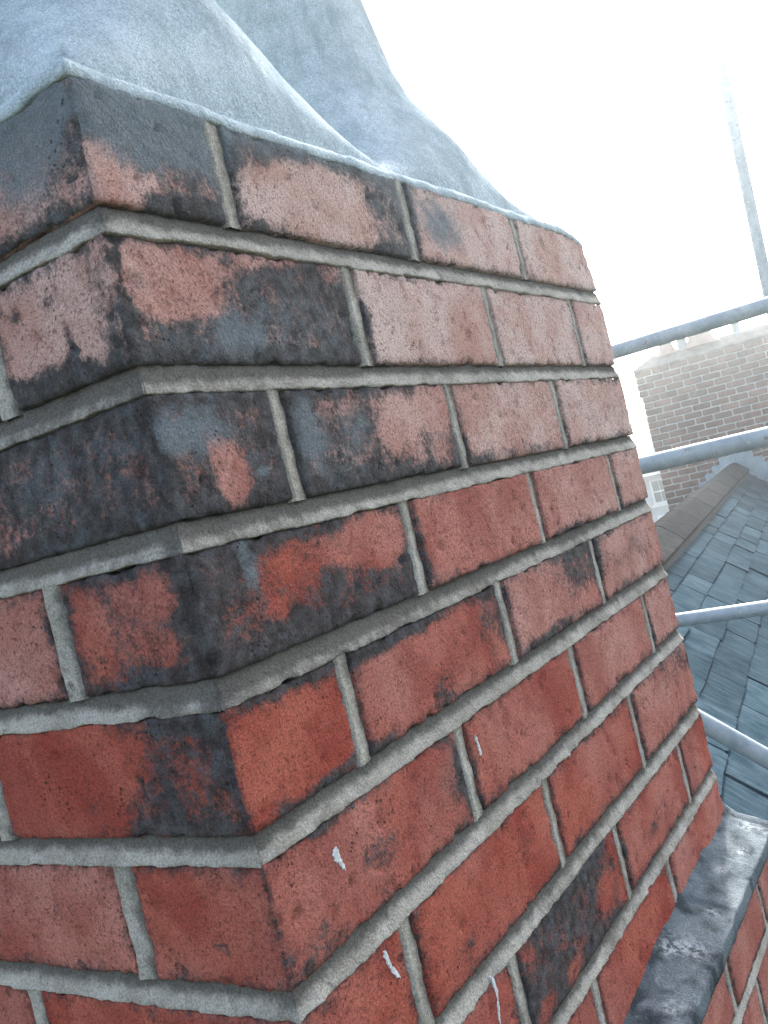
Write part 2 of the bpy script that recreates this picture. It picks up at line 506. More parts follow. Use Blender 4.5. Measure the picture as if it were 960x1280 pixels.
def make_brick(x0, x1, y0, y1, zlo, zhi, parent, seed, tint, bias, show_x, show_y, stains_veil=True, fine=0.0028, label=None, crust_veil=0.0):
    """one worn brick; zlo and zhi give its bed heights at x; show_x / show_y: the faces at x0 and y0 that can be seen"""
    rs = random.Random(seed)
    lx, ly, lz = x1 - x0, y1 - y0, 0.066
    nx = max(2, int(lx / (fine if show_y else 0.03)))
    ny = max(2, int(ly / (fine if show_x else 0.03)))
    nz = max(2, int(lz / fine))
    pts, faces = box_grid(nx, ny, nz)
    u = pts / np.array([nx, ny, nz], float)
    h = np.array([lx, ly, lz]) / 2
    p = (u - 0.5) * 2 * h
    r = 0.0014 + rs.random() * 0.0012
    cl = np.clip(p, -(h - r), h - r)
    d = p - cl
    ln = np.linalg.norm(d, axis=1, keepdims=True)
    nrm = d / np.maximum(ln, 1e-9)
    p = cl + nrm * np.minimum(ln, r)
    # lay it on its bed
    X = x0 + lx / 2 + p[:, 0]
    lo, hi = zlo(X), zhi(X)
    Y = y0 + ly / 2 + p[:, 1]
    Z = lo + (p[:, 2] / lz + 0.5) * (hi - lo)
    W = np.stack([X, Y, Z], 1)
    # wear: cupping, roughness, chipped arrises
    onx = np.minimum(X - x0, x1 - X)
    onz = np.minimum(Z - lo, hi - Z)
    ony = np.minimum(Y - y0, y1 - Y)
    is_y = (u[:, 1] < 1e-6) if show_y else np.zeros(len(u), bool)
    is_x = (u[:, 0] < 1e-6) if show_x else np.zeros(len(u), bool)
    edge = np.where(is_x & ~is_y, np.minimum(ony, onz), np.minimum(onx, onz))
    q = W + seed * 3.1
    out = 0.0005 * fbm(q, 24, 3, 1) + 0.0005 * fbm(q, 130, 3, 2)
    chip = sstep(0.009, 0.0, edge) * np.clip(fbm(q, 85, 3, 5) - 0.10, 0, 1) * 0.0060
    hole = np.clip(fbm(q, 120, 2, 9) - 0.46, 0, 1) * 0.009
    mv = out - chip - hole
    W += nrm * mv[:, None]
    # whole brick slightly out of true
    W[:, 1] += (rs.random() - 0.5) * 0.0018 * (1 if show_y else 0)
    W[:, 0] += (rs.random() - 0.5) * 0.0018 * (1 if show_x else 0)
    # the far top corner of the stack is worn round
    if stains_veil and show_y:
        e = np.clip(1 - np.hypot(W[:, 0] - LEN, W[:, 2] * 1.2 + .004) / 0.075, 0, 1)
        W[:, 0] -= e * 0.020
        W[:, 2] -= e * 0.006
    n = len(W)
    soot = np.full(n, bias)
    cr = np.full(n, crust_veil)
    if stains_veil:
        fx = is_x & ~is_y
        soot += np.where(fx, face_channel('L', W[:, 1], W[:, 2], 's'), face_channel('R', W[:, 0], W[:, 2], 's'))
        cr += np.where(fx, face_channel('L', W[:, 1], W[:, 2], 'g'), face_channel('R', W[:, 0], W[:, 2], 'g'))
    soot = np.minimum(soot, 0.70 if stains_veil and not label else 0.82)
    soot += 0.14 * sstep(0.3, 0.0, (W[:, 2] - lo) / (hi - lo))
    soot += np.clip(chip * 60, 0, .3) + np.clip(hole * 120, 0, 0.6)
    tn = np.clip(tint + 0.25 * fbm(q, 12, 2, 12), 0, 1)
    c0 = np.array([x0 + lx / 2, y0 + ly / 2, float(np.mean(lo + hi)) / 2])
    o = mesh_obj('brick', W - c0, faces, M_BRICK, parent, True,
                 {'soot': soot, 'crust_veil': cr, 'edge': np.maximum(edge, 0), 'tint': tn})
    o.location = c0 - np.array(parent.location)
    if label:
        o['label'] = label
    return o


stack = thing('chimney_stack', 'large weathered red brick chimney stack filling the left, sooty at its corner, under pale mortar', 'chimney')

JX = {1: (.1085, .3325, .5565), 2: (.2220, .4465, .6685), 3: (.1060, .3305, .5570), 4: (.2220, .4460, .6690),
      5: (.1077, .3345, .5570), 6: (.2210, .4455, .6705), 7: (.1067, .3320, .5585), 8: (.2180, .4455, .6695), 9: (.1090, .3330, .5560)}
JY = {1: .220, 2: .1080, 3: .2200, 4: .1110, 5: .2100, 6: .1085, 7: .2220, 8: .1075, 9: .220}
TINT = {1: (.75, .95, 1.0, 1.15), 2: (.70, .95, 1.0, 1.1), 3: (.45, .60, .85, 1.0), 4: (.12, .22, .45, .75), 5: (.05, .10, .40, .45),  # upper and right-hand bricks paled to paint in the glare veil
        6: (.10, .12, .25, .35), 7: (.0, .08, .10, .25), 8: (.05, .1, .1, .15), 9: (.05, .1, .05, .2)}
BIAS = {1: (-.15, -.25, -.3, -.35), 2: (-.15, -.35, -.4, -.3), 3: (-.25, -.25, -.35, -.25), 4: (-.22, -.35, -.3, -.2), 5: (-.4, -.25, -.15, -.15),
        6: (-.25, -.25, -.15, -.1), 7: (-.18, -.2, -.12, -.1), 8: (-.2, -.3, -.12, -.1), 9: (-.2, -.2, -.2, -.25)}
LTINT = {1: .9, 2: .9, 3: .6, 4: .45, 5: .3, 6: .15, 7: .12, 8: .1, 9: .1}  # upper courses paled likewise, glare put into the clay colour
BLABEL = {(2, 0): 'brick with its lower right half blackened by soot', (4, 0): 'soot-black corner brick with bright red patches',
          (3, 0): 'slate-dark corner brick with an orange-red scar', (8, 1): 'nearly black brick among clean red ones',
          (4, 1): 'clean bright orange-red brick'}
CJ = 0.0158                        # width of a cross joint
seed = 100
for k in range(1, 10):
    zlo = (lambda kk: (lambda x: bed(kk, x) + JT / 2))(k)
    zhi = (lambda kk: (lambda x: bed(kk, x) - JT / 2))(k - 1)
    xs = (0.0,) + JX[k] + (LEN + CJ / 2,)
    for i in range(4):
        seed += 1
        xa = 0.0 if i == 0 else xs[i] + CJ / 2
        xb = xs[i + 1] - CJ / 2
        yb = (JY[k] - CJ / 2) if i == 0 else 0.1025
        make_brick(xa, xb, 0.0, yb, zlo, zhi, stack, seed, TINT[k][i], BIAS[k][i], i == 0, True, label=BLABEL.get((k, i)))
    seed += 1
    make_brick(0.0, 0.1025, JY[k] + CJ / 2, WID, zlo, zhi, stack, seed, LTINT[k], -.25 if k > 3 else 0.0, True, False)

# rubble and mortar heart of the stack, set back behind every face
v, f = box_vf(0.012, LEN - 0.005, 0.012, WID - 0.005, -1.9, -0.004)
mesh_obj('mortar_core', v, f, M_MORTAR, stack, False)

# struck bed joints: set back under the brick above, standing proud over the brick below
PROF = [(-.08, -.014), (-.02, -.0048), (.05, -.0043), (.18, -.0036), (.34, -.0027), (.52, -.0017), (.70, -.0008), (.86, .0002), (.97, .0007), (1.015, .0005), (1.04, -.0008), (1.06, -.004)]


def bed_joint(k, face, ext):
    n = int(ext / 0.0026)
    m = len(PROF)
    a = np.linspace(0, 1, n + 1)
    V = np.zeros(((n + 1) * m, 3))
    dirt_shade = np.zeros((n + 1) * m)
    for j, (tt, off) in enumerate(PROF):
        al = -off + a * (ext + off + (off * .6 - .0012 if face == 'R' else 0))
        base = np.stack([al, np.full_like(al, tt * 0.02 + k), np.full_like(al, 5.0 if face == 'R' else 9.0)], 1)
        lowf = fbm(np.stack([al, np.full_like(al, k * 7.3), np.full_like(al, 1.0 if face == 'R' else 3.0)], 1), 18, 3, 31)
        rag = fbm(np.stack([al, np.full_like(al, k * 5.1 + (j > 6)), np.full_like(al, 2.0)], 1), 55, 6, 33)
        fadein = sstep(0.0, 0.008, al + off)
        o2 = off + (0.0005 * lowf + 0.0013 * fbm(base, 300, 4, 35)) * fadein
        if face == 'R':
            zc = bed(k, al)
        else:
            zc = np.full_like(al, float(bed(k, 0.0)))
        z = zc + JT / 2 - tt * JT
        z = z + np.where(tt > 0.8, (0.0030 * rag - np.clip(-rag - .18, 0, 1) * -0.006) * fadein, 0) + np.where(tt < 0.15, 0.0016 * rag, 0)
        chipped = np.clip(lowf - 0.38, 0, 1) * 0.010 * (tt > 0.5)
        worn = sstep(0.020, 0.0, al + off) * np.clip(0.35 + 0.8 * lowf, 0, 1) * (0.6 + .4 * (tt > .5))
        o2 = o2 - chipped - worn * 0.0042
        if face == 'R':
            P = np.stack([al, -o2, z], 1)
        else:
            P = np.stack([-o2, al, z], 1)
        V[j::m] = P
        dirt_shade[j::m] = np.clip(1.35 - tt * 1.9, 0, 1.1) * 1.0 + (0.25 if tt > 1.02 else 0) + chipped * 60 + worn * .9 + np.clip(0.25 * rag, 0, .3) + np.clip(face_channel(face, al, z, 's'), 0, 1) * .6  # dirt, plus the shadow under the upper brick painted as a darker top
    F = []
    for i in range(n):
        for j in range(m - 1):
            q = (i * m + j, i * m + j + 1, (i + 1) * m + j + 1, (i + 1) * m + j)
            F.append(q if face == 'R' else q[::-1])
    F.append(tuple((n * m + j) for j in range(m)))
    return mesh_obj('bed_joint', V, F, M_MORTAR, stack, True, {'dirt_shade': dirt_shade})


for k in range(1, 9):
    bed_joint(k, 'R', LEN)
    bed_joint(k, 'L', WID)

CPROF = [(-.06, -.012), (-.02, -.0024), (.07, -.0006), (.16, .0002), (.28, -.0008), (.55, -.0014), (.82, -.0019), (1.0, -.0030), (1.05, -.012)]


def cross_joint(k, c, face, parent=None, y0=0.0, zt=None, zb=None, wdt=CJ, sd=0):
    n, m = 26, len(CPROF)
    t = np.linspace(0, 1, n + 1)
    if zt is None:
        zt = float(bed(k - 1, c if face == 'R' else 0)) - JT * 0.42
        zb = float(bed(k, c if face == 'R' else 0)) + JT * 0.44
    z = zt + (zb - zt) * t
    V = np.zeros(((n + 1) * m, 3))
    dirt_shade = np.zeros((n + 1) * m)
    for j, (tt, off) in enumerate(CPROF):
        base = np.stack([np.full_like(z, c + tt * .02), np.full_like(z, sd + (1 if face == 'R' else 2)), z], 1)
        rag = fbm(base, 110, 3, 41)
        al = c + (tt - 0.5) * wdt + 0.0011 * rag + 0.0006 * fbm(base, 25, 2, 44)
        o = off + 0.0010 * fbm(base, 120, 3, 43)
        if face == 'R':
            P = np.stack([al, y0 - o, z], 1)
        else:
            P = np.stack([-o, 2 * c - al, z], 1)
        V[j::m] = P
        dirt_shade[j::m] = np.clip((tt - .3) * 1.0, 0, .6) + 0.15  # right part darkened, painting the joint's unlit side
    F = []
    for i in range(n):
        for j in range(m - 1):
            q = (i * m + j, (i + 1) * m + j, (i + 1) * m + j + 1, i * m + j + 1)
            F.append(q)
    return mesh_obj('cross_joint', V, F, M_MORTAR, parent or stack, True, {'dirt_shade': dirt_shade})


for k in range(1, 10):
    for c in JX[k]:
        cross_joint(k, c, 'R', sd=k * 3.7)
    cross_joint(k, JY[k], 'L', sd=k * 3.7)

# flaunching: a mortar cap with a rounded lip, hipped slopes and two swept collars round the pots
def slab_z(d):
    return np.interp(d, [-.01, 0.010, .016, .05, .10, .166], [-.002, .0020, .006, .0225, .040, .0515])


RINGS = [(.012, -.0096), (.0010, -.0098), (.0002, -.0086), (.0000, -.0060), (.0008, -.0030), (.0030, -.0004), (.0065, .0014), (.010, .0026), (.0125, .0036), (.016, .0062),
         (.022, .0095), (.030, .0135), (.042, .0190), (.055, .0245), (.070, .0300), (.085, .0350), (.10, .0400), (.12, .0445), (.14, .0480), (.164, .0515)]
NXS, NYS = 240, 104
V, dirt_shade = [], []
for ri, (d, z) in enumerate(RINGS):
    xa, xb, ya, yb = d, LEN - d, d, WID - d
    pts = [(xa + (xb - xa) * i / NXS, ya) for i in range(NXS)] + [(xb, ya + (yb - ya) * i / NYS) for i in range(NYS)] \
        + [(xb - (xb - xa) * i / NXS, yb) for i in range(NXS)] + [(xa, yb - (yb - ya) * i / NYS) for i in range(NYS)]
    V += [(px, py, z) for px, py in pts]
    dirt_shade += [0.55 if .008 < d < .015 else (0.35 if ri < 3 else 0.1)] * len(pts)  # darker in the crease above the lip and on the lowest rings
V = np.array(V)
nr = len(V) // len(RINGS)
V[:, 2] += 0.0022 * fbm(V, 16, 3, 51) + 0.0010 * fbm(V, 90, 3, 52)
V[:nr * 5, 2] += 0.0022 * fbm(V[:nr * 5] * np.array([1, 1, 0]), 70, 4, 57)
V[:, 0] += 0.0012 * fbm(V, 40, 3, 53)
V[:, 1] += 0.0016 * fbm(V, 40, 3, 54)
# the end corner is worn round
for cx, cy in ((LEN, 0.0),):
    e = np.clip(1 - np.hypot(V[:, 0] - cx, V[:, 1] - cy) / 0.05, 0, 1) ** 2
    V[:, 2] -= e * 0.008
    V[:, 0] -= np.clip(1 - np.hypot(V[:, 0] - cx, V[:, 1] * .3) / 0.075, 0, 1) * 0.019
F = []
for ri in range(len(RINGS) - 1):
    for i in range(nr):
        j = (i + 1) % nr
        F.append((ri * nr + i, ri * nr + j, (ri + 1) * nr + j, (ri + 1) * nr + i))
F.append(tuple((len(RINGS) - 1) * nr + i for i in range(nr)))
flaunching = mesh_obj('flaunching', V, F, M_FLAUNCH, stack, True, {'dirt_shade': dirt_shade})

MOUND = [(.066, .46), (.068, .38), (.0725, .315), (.077, .268), (.0825, .225), (.089, .187), (.0965, .153), (.109, .121), (.126, .092), (.145, .067), (.166, .046), (.186, .030), (.21, .017), (.24, .006)]
FARMOUND = [(.066, .46), (.070, .36), (.0735, .31), (.0805, .255), (.0865, .214), (.0945, .173), (.107, .136), (.127, .102), (.154, .062), (.186, .032), (.22, .018), (.27, .006)]
PR = np.array(MOUND)
zz = np.concatenate([np.linspace(.46, .05, 60), np.linspace(.048, .006, 16)])
for (ax, ay, extra, sd) in ((.170, .168, .017, 61), (.505, .172, .0, 67)):
    PQ = PR if sd == 61 else np.array(FARMOUND)
    rr = np.interp(-zz, -PQ[:, 1], PQ[:, 0]) + extra
    V, F = lathe(list(zip(rr, zz)), 120, (ax, ay), 0.0014, sd)
    d = np.minimum(np.minimum(V[:, 0], LEN - V[:, 0]), np.minimum(V[:, 1], WID - V[:, 1]))
    s = slab_z(d)
    keep = sstep(-.006, .034, d)
    V[:, 2] = np.where(V[:, 2] < 0.2, s - 0.002 + (V[:, 2] - s + 0.002) * keep, V[:, 2])
    V[:, 0] = np.clip(V[:, 0], .012, LEN - .012)
    V[:, 1] = np.clip(V[:, 1], .012, WID - .012)
    V[:, 2] += 0.0008 * fbm(V, 45, 3, sd + 3) * keep
    # trowel facets running up the collar
    ang = np.arctan2(V[:, 1] - ay, V[:, 0] - ax)
    fac = 0.0020 * np.sin(ang * 7 + sd + 1.2 * np.sin(V[:, 2] * 16)) * sstep(.0, .08, V[:, 2])
    V[:, 0] += np.cos(ang) * fac
    V[:, 1] += np.sin(ang) * fac
    mesh_obj('collar', V, F, M_FLAUNCH, flaunching, True, {'dirt_shade': np.clip(.35 + .7 * fbm(V, 12, 3, sd + 5), 0, 1)})

# lime splashes on the bricks
M_LIME = mortar_material('lime_splash', (0.55, 0.55, 0.54), (0.68, 0.68, 0.67), (0.4, 0.4, 0.4), 0.4, 0.3)
for i, (x, z, pts) in enumerate(((.0590, -.4480, [(-.003, .007), (.001, .0075), (.003, .004), (.0022, .000), (.0045, -.004), (.005, -.0085), (.002, -.006), (-.001, -.001), (-.0035, .002)]),
                                 (.0820, -.5230, [(-.004, .010), (-.002, .011), (.000, .003), (.004, -.004), (.007, -.011), (.004, -.009), (.0, -.004), (-.003, .003)]),
                                 (.1840, -.6030, [(-.001, .016), (.0025, .015), (.003, .004), (.0005, -.006), (-.004, -.018), (-.0045, -.012), (-.0015, -.002), (0., .008)]),
                                 (.2395, -.4470, [(-.001, .008), (.001, .008), (.002, .002), (.0025, -.008), (.0005, -.006), (-.0005, .0)]))):
    ragged = []
    for j in range(len(pts)):
        (a0, b0), (a1, b1) = pts[j], pts[(j + 1) % len(pts)]
        for t_ in range(4):
            ragged.append((a0 + (a1 - a0) * t_ / 4 + rng.gauss(0, .0005), b0 + (b1 - b0) * t_ / 4 + rng.gauss(0, .0007)))
    pts = ragged
    n = len(pts)
    V = [(x + a, 0.0010, z + b) for a, b in pts] + [(x + a * .9, -.0005, z + b * .95) for a, b in pts] + [(x + .0005, -.0007, z)]
    F = [(j, (j + 1) % n, n + (j + 1) % n, n + j) for j in range(n)] + [(n + j, n + (j + 1) % n, 2 * n) for j in range(n)]
    mesh_obj('lime_splash', V, F, M_LIME, stack, False)

# the wider stack below: mortar ledge, then bricks standing 45 mm further out
n, sec = 300, [(.014, -.712), (.004, -.720), (-.002, -.7255), (-.010, -.7283), (-.020, -.7315), (-.030, -.7348), (-.040, -.7380), (-.0462, -.7400), (-.0484, -.7408), (-.0492, -.7420), (-.0494, -.7442), (-.0494, -.7530), (-.0485, -.7575), (-.036, -.760)]
m = len(sec)
xs = np.linspace(-.05, LEN + .012, n + 1)
V = np.zeros(((n + 1) * m, 3))
dirt_shade = np.zeros(len(V))
pale = np.zeros(len(V))
for j, (y, z) in enumerate(sec):
    b = np.stack([xs, np.full_like(xs, y), np.full_like(xs, 1.0)], 1)
    lump = 0.0022 * fbm(b, 17, 3, 71) + 0.0016 * fbm(b, 95, 4, 72) - 0.008 * sstep(.5, .3, xs) * (y > -.03)
    step = 0.004 * np.sign(np.sin(xs * 31 + 1.0)) * sstep(-.002, -.012, y)
    wgt = 1.0 if j < 11 else 0.4
    b = b * np.array([1, 1 if j < 7 else 0, 1])
    V[j::m] = np.stack([xs, y + 0.0016 * fbm(b * np.array([1, 0, 1]), 60, 4, 73), z + (lump + step * 0.2) * wgt + (0.008 * fbm(b, 14, 2, 75) if j < 3 else 0)], 1)
    spots = sum(np.exp(-((xs - sx_) / rx_) ** 2 - ((y - sy_) / ry_) ** 2) for sx_, sy_, rx_, ry_ in ((.49, -.022, .016, .016), (.475, -.008, .010, .006), (.56, -.030, .008, .006), (.645, -.018, .008, .006), (.70, -.028, .012, .005), (.43, -.014, .005, .005), (.765, -.030, .010, .012), (.40, -.034, .012, .008)))
    dirt_shade[j::m] = np.clip(.42 + .9 * fbm(b, 45, 5, 74) + (.3 if j < 3 else 0), 0, 1.2)
    pale[j::m] = np.clip(spots, 0, 1) * .8
F = []
for i in range(n):
    for j in range(m - 1):
        F.append((i * m + j, i * m + j + 1, (i + 1) * m + j + 1, (i + 1) * m + j))
F.append(tuple(n * m + j for j in range(m)))
mesh_obj('mortar_ledge', V, F, M_LEDGE, stack, True, {'dirt_shade': dirt_shade, 'pale': pale})

LB = [-.755, -.8175, -.902, -.985, -1.068, -1.151, -1.234, -1.317, -1.40, -1.483]
LJ = {0: (.0, .122, .297, .522, .6835), 1: (-.04, .180, .385, .600, .715)}
YL = -.045
for c in range(len(LB) - 1):
    ed = (-.05,) + tuple(x for x in LJ[c % 2] if x > 0) + (LEN + .005,)
    top, bot = LB[c], LB[c + 1]
    for i in range(len(ed) - 1):
        seed += 1
        make_brick(ed[i] + (CJ / 2 if i else 0), ed[i + 1] - CJ / 2, YL, YL + .1025,
                   (lambda q: (lambda x: np.full_like(x, q + .0055)))(bot), (lambda q: (lambda x: np.full_like(x, q - (.0055 if q < -.8 else 0))))(top),
                   stack, seed, .28, -.12, False, True, stains_veil=False, fine=0.0045)
        if i:
            cross_joint(0, ed[i], 'R', y0=YL, zt=top - .004, zb=bot + .004, sd=c * 2.3)
    nn, mm = 160, len(PROF)
    al = np.linspace(-.05, LEN, nn + 1)
    V = np.zeros(((nn + 1) * mm, 3))
    dd = np.zeros(len(V))
    for j, (tt, off) in enumerate(PROF):
        b = np.stack([al, np.full_like(al, tt + c), np.full_like(al, 4.0)], 1)
        V[j::mm] = np.stack([al, YL - off * .6 - 0.0012 * fbm(b, 90, 3, 81), bot + .006 - tt * .012 + .0012 * fbm(b, 60, 3, 82)], 1)
        dd[j::mm] = np.clip(1 - tt * 2, 0, 1)  # top half darkened, painting the shade under the brick above
    F = [(i * mm + j, i * mm + j + 1, (i + 1) * mm + j + 1, (i + 1) * mm + j) for i in range(nn) for j in range(mm - 1)]
    mesh_obj('bed_joint', V, F, M_MORTAR, stack, True, {'dirt_shade': dd})
v, f = box_vf(-.04, LEN - .014, -.033, WID - .014, -3.2, -.762)
mesh_obj('mortar_core', v, f, M_MORTAR, stack, False)
# ------------------------------------------------------------------ more materials
def plain_material(name, c1, c2, scale, rough=0.8, bump=0.3, dist=0.01, metallic=0.0, vary=0.0, fine=None, streak=None, spec=0.4):
    m, t, b = new_mat(name)
    g = NT(t)
    p = g.pos()
    col = g.mix(g.ss(g.noise(p, scale, 6, 0.65, 0.4), 0.32, 0.68), c1, c2)
    if streak:
        mp = g.n('ShaderNodeMapping')
        mp.inputs['Rotation'].default_value = (0, 0, -streak[0])
        mp.inputs['Scale'].default_value = streak[1]
        g.l(p, mp.inputs['Vector'])
        col = g.mix(g.ss(g.noise(mp.outputs[0], 1.0, 4, 0.6), 0.45, 0.72, 0, 0.8), col, streak[2])
    if vary:
        oi = g.n('ShaderNodeObjectInfo')
        col = g.mix(1.0, col, g.mix(oi.outputs['Random'], (1 - vary,) * 3, (1 + vary,) * 3), 'MULTIPLY')
    nf = g.noise(p, fine or scale * 9, 4, 0.7)
    col = g.mix(1.0, col, g.mix(nf, (0.75,) * 3, (1.25,) * 3), 'MULTIPLY')
    g.l(col, b.inputs['Base Color'])
    b.inputs['Roughness'].default_value = rough
    b.inputs['Metallic'].default_value = metallic
    b.inputs['Specular IOR Level'].default_value = spec
    g.l(g.bump(nf, bump, dist), b.inputs['Normal'])
    return m


AZ, SLOPE = R(7.2), R(40)
D1 = Vector((math.cos(AZ), math.sin(AZ), 0))                # along the ridge, away from the camera
HR = Vector((math.sin(AZ), -math.cos(AZ), 0))               # level, to the right
DR = HR * math.cos(SLOPE) - Vector((0, 0, 1)) * math.sin(SLOPE)   # down the right-hand slope
DL = -HR * math.cos(SLOPE) - Vector((0, 0, 1)) * math.sin(SLOPE)
NR = HR * math.sin(SLOPE) + Vector((0, 0, 1)) * math.cos(SLOPE)
NL = -HR * math.sin(SLOPE) + Vector((0, 0, 1)) * math.cos(SLOPE)
PEAK = Vector((11.781, 2.240, -0.793))                      # far end of the ridge, top of the ridge tiles
RIDGE = PEAK - Vector((0, 0, 0.075))

M_SLATE = plain_material('blue_slate', (0.021, 0.040, 0.054), (0.044, 0.069, 0.086), 9, 0.8, 0.5, 0.004, vary=0.25, fine=160,
                         streak=(AZ, (60, 6, 6), (0.072, 0.104, 0.124)), spec=0.0)
M_RIDGE = plain_material('ridge_tile', (0.028, 0.029, 0.031), (0.058, 0.056, 0.056), 16, 0.85, 0.6, 0.006, vary=0.15, fine=220, spec=0.0)
M_DECK = plain_material('roof_felt', (0.02, 0.02, 0.022), (0.035, 0.035, 0.036), 6, 0.9)
M_LEAD = plain_material('lead_sheet', (0.22, 0.29, 0.33), (0.34, 0.41, 0.45), 12, 0.55, 0.3, 0.004, vary=0.15)
M_FARBRICK = plain_material('old_stock_brick', (0.100, 0.045, 0.034), (0.20, 0.098, 0.074), 11, 0.9, 0.5, 0.006, vary=0.35, fine=140, spec=0.0)
M_FARMORTAR = plain_material('pale_mortar', (0.40, 0.39, 0.37), (0.52, 0.50, 0.48), 8, 0.9, 0.4, 0.004, fine=150)
M_FARCAP = plain_material('weathered_cap_mortar', (0.14, 0.125, 0.115), (0.24, 0.215, 0.195), 10, 0.95, 0.5, 0.006, spec=0.0)
M_WALL = plain_material('garden_wall_brick', (0.18, 0.08, 0.06), (0.26, 0.13, 0.10), 3, 0.9, spec=0.1)
M_WHITE = plain_material('white_paint', (0.70, 0.71, 0.71), (0.80, 0.80, 0.79), 2, 0.6, 0.1, 0.002)
M_STEEL = plain_material('galvanised_tube', (0.25, 0.305, 0.335), (0.37, 0.42, 0.45), 14, 0.62, 0.35, 0.0012, metallic=0.35, fine=420)
g = NT(M_STEEL.node_tree)
_b = M_STEEL.node_tree.nodes['Principled BSDF']
_c = _b.inputs['Base Color'].links[0].from_socket
_p = g.pos()
_c = g.mix(g.ss(g.noise(_p, 30, 7, 0.75), 0.58, 0.68, 0.0, 0.75), _c, (0.16, 0.085, 0.05))
_c = g.mix(g.ss(g.noise(_p, 75, 5, 0.7), 0.62, 0.67, 0.0, 0.8), _c, (0.55, 0.54, 0.51))
g.l(_c, _b.inputs['Base Color'])
M_POT = plain_material('clay_pot', (0.28, 0.17, 0.13), (0.38, 0.25, 0.20), 6, 0.85)
m, t, b = new_mat('window_glass')
b.inputs['Base Color'].default_value = (0.03, 0.05, 0.06, 1)
b.inputs['Roughness'].default_value = 0.08
M_GLASS = m

# ------------------------------------------------------------------ slate roof
S0 = -(PEAK.x - 0.83) / D1.x
roof = thing('slate_roof', 'blue-grey slate roof with dark ridge tiles running back from the near chimney', 'roof', RIDGE)


def rp(s, t, up, right=True):
    return D1 * s + (DR if right else DL) * t + (NR if right else NL) * up


def slab(name, s0, s1, t0, t1, u0, u1, mat, right):
    v = [rp(s, t_, u, right) for u in (u0, u1) for t_ in (t0, t1) for s in (s0, s1)]
    f = [(0, 2, 3, 1), (4, 5, 7, 6), (0, 1, 5, 4), (2, 6, 7, 3), (0, 4, 6, 2), (1, 3, 7, 5)]
    return mesh_obj(name, v, f, mat, roof, False)


slab('roof_deck', S0, 0, 0.012, 3.1, -.06, -.004, M_DECK, True)
slab('roof_deck', S0, 0, 0.012, 2.6, -.06, -.004, M_DECK, False)
rs = random.Random(3)
GAUGE, SW = 0.1455, 0.36


def slate_piece(s, t_tail, wdt, right=True):
    """a riven slate: tail at t_tail, its head under the course above"""
    ln = GAUGE * 1.9
    th = 0.011 + rs.random() * 0.007
    a, b2 = s, s + wdt - 0.004 - rs.random() * 0.005
    dt = [(rs.random() - .5) * .010 for _ in range(3)]
    lift = rs.random() * .006
    tw = (rs.random() - .5) * .004
    e = 0.006 + rs.random() * 0.010
    top = [(a, t_tail - ln), (b2, t_tail - ln), (b2, t_tail - e + dt[2]), (b2 - e, t_tail + dt[2]), ((a + b2) / 2, t_tail + dt[1]), (a + e * .7, t_tail + dt[0]), (a, t_tail - e * .8 + dt[0])]
    v = []
    for lay in (0, 1):
        for k, (ss, tt) in enumerate(top):
            fr = (tt - (t_tail - ln)) / ln
            up = 0.001 + fr * (0.013 + lift) + tw * (1 if ss > (a + b2) / 2 else -1) * fr + (th if lay else 0)
            v.append(rp(ss, tt, up, right))
    n = len(top)
    f = [tuple(range(n, 2 * n)), tuple(reversed(range(n)))] + [(i, n + i, n + (i + 1) % n, (i + 1) % n) for i in range(n)]
    f = [tuple(reversed(q)) for q in f] if right else f
    return v, f


count = 0
rest_v, rest_f = [], []
tails = [0.275 + GAUGE * i for i in range(20)]
for side in (True, False):
    for ri, tt in enumerate(tails):
        if tt > (3.1 if side else 2.6):
            break
        s = S0 + (0.0 if ri % 2 else -SW / 2)
        while s < -0.02:
            wd = SW * (0.9 + 0.2 * rs.random())
            a, w2 = max(s, S0), min(s + wd, -0.004)
            if w2 - a > 0.05:
                v, f = slate_piece(a, tt, w2 - a, side)
                if side and ri < 6 and count < 290:
                    c = sum((Vector(q) for q in v), Vector()) / len(v)
                    o = mesh_obj('slate', [Vector(q) - c for q in v], f, M_SLATE, roof, False)
                    o.location = c
                    count += 1
                else:
                    b0 = len(rest_v)
                    rest_v += v
                    rest_f += [tuple(b0 + i for i in q) for q in f]
            s += wd
o = mesh_obj('slates', rest_v, rest_f, M_SLATE, roof, False)
o['kind'] = 'stuff'

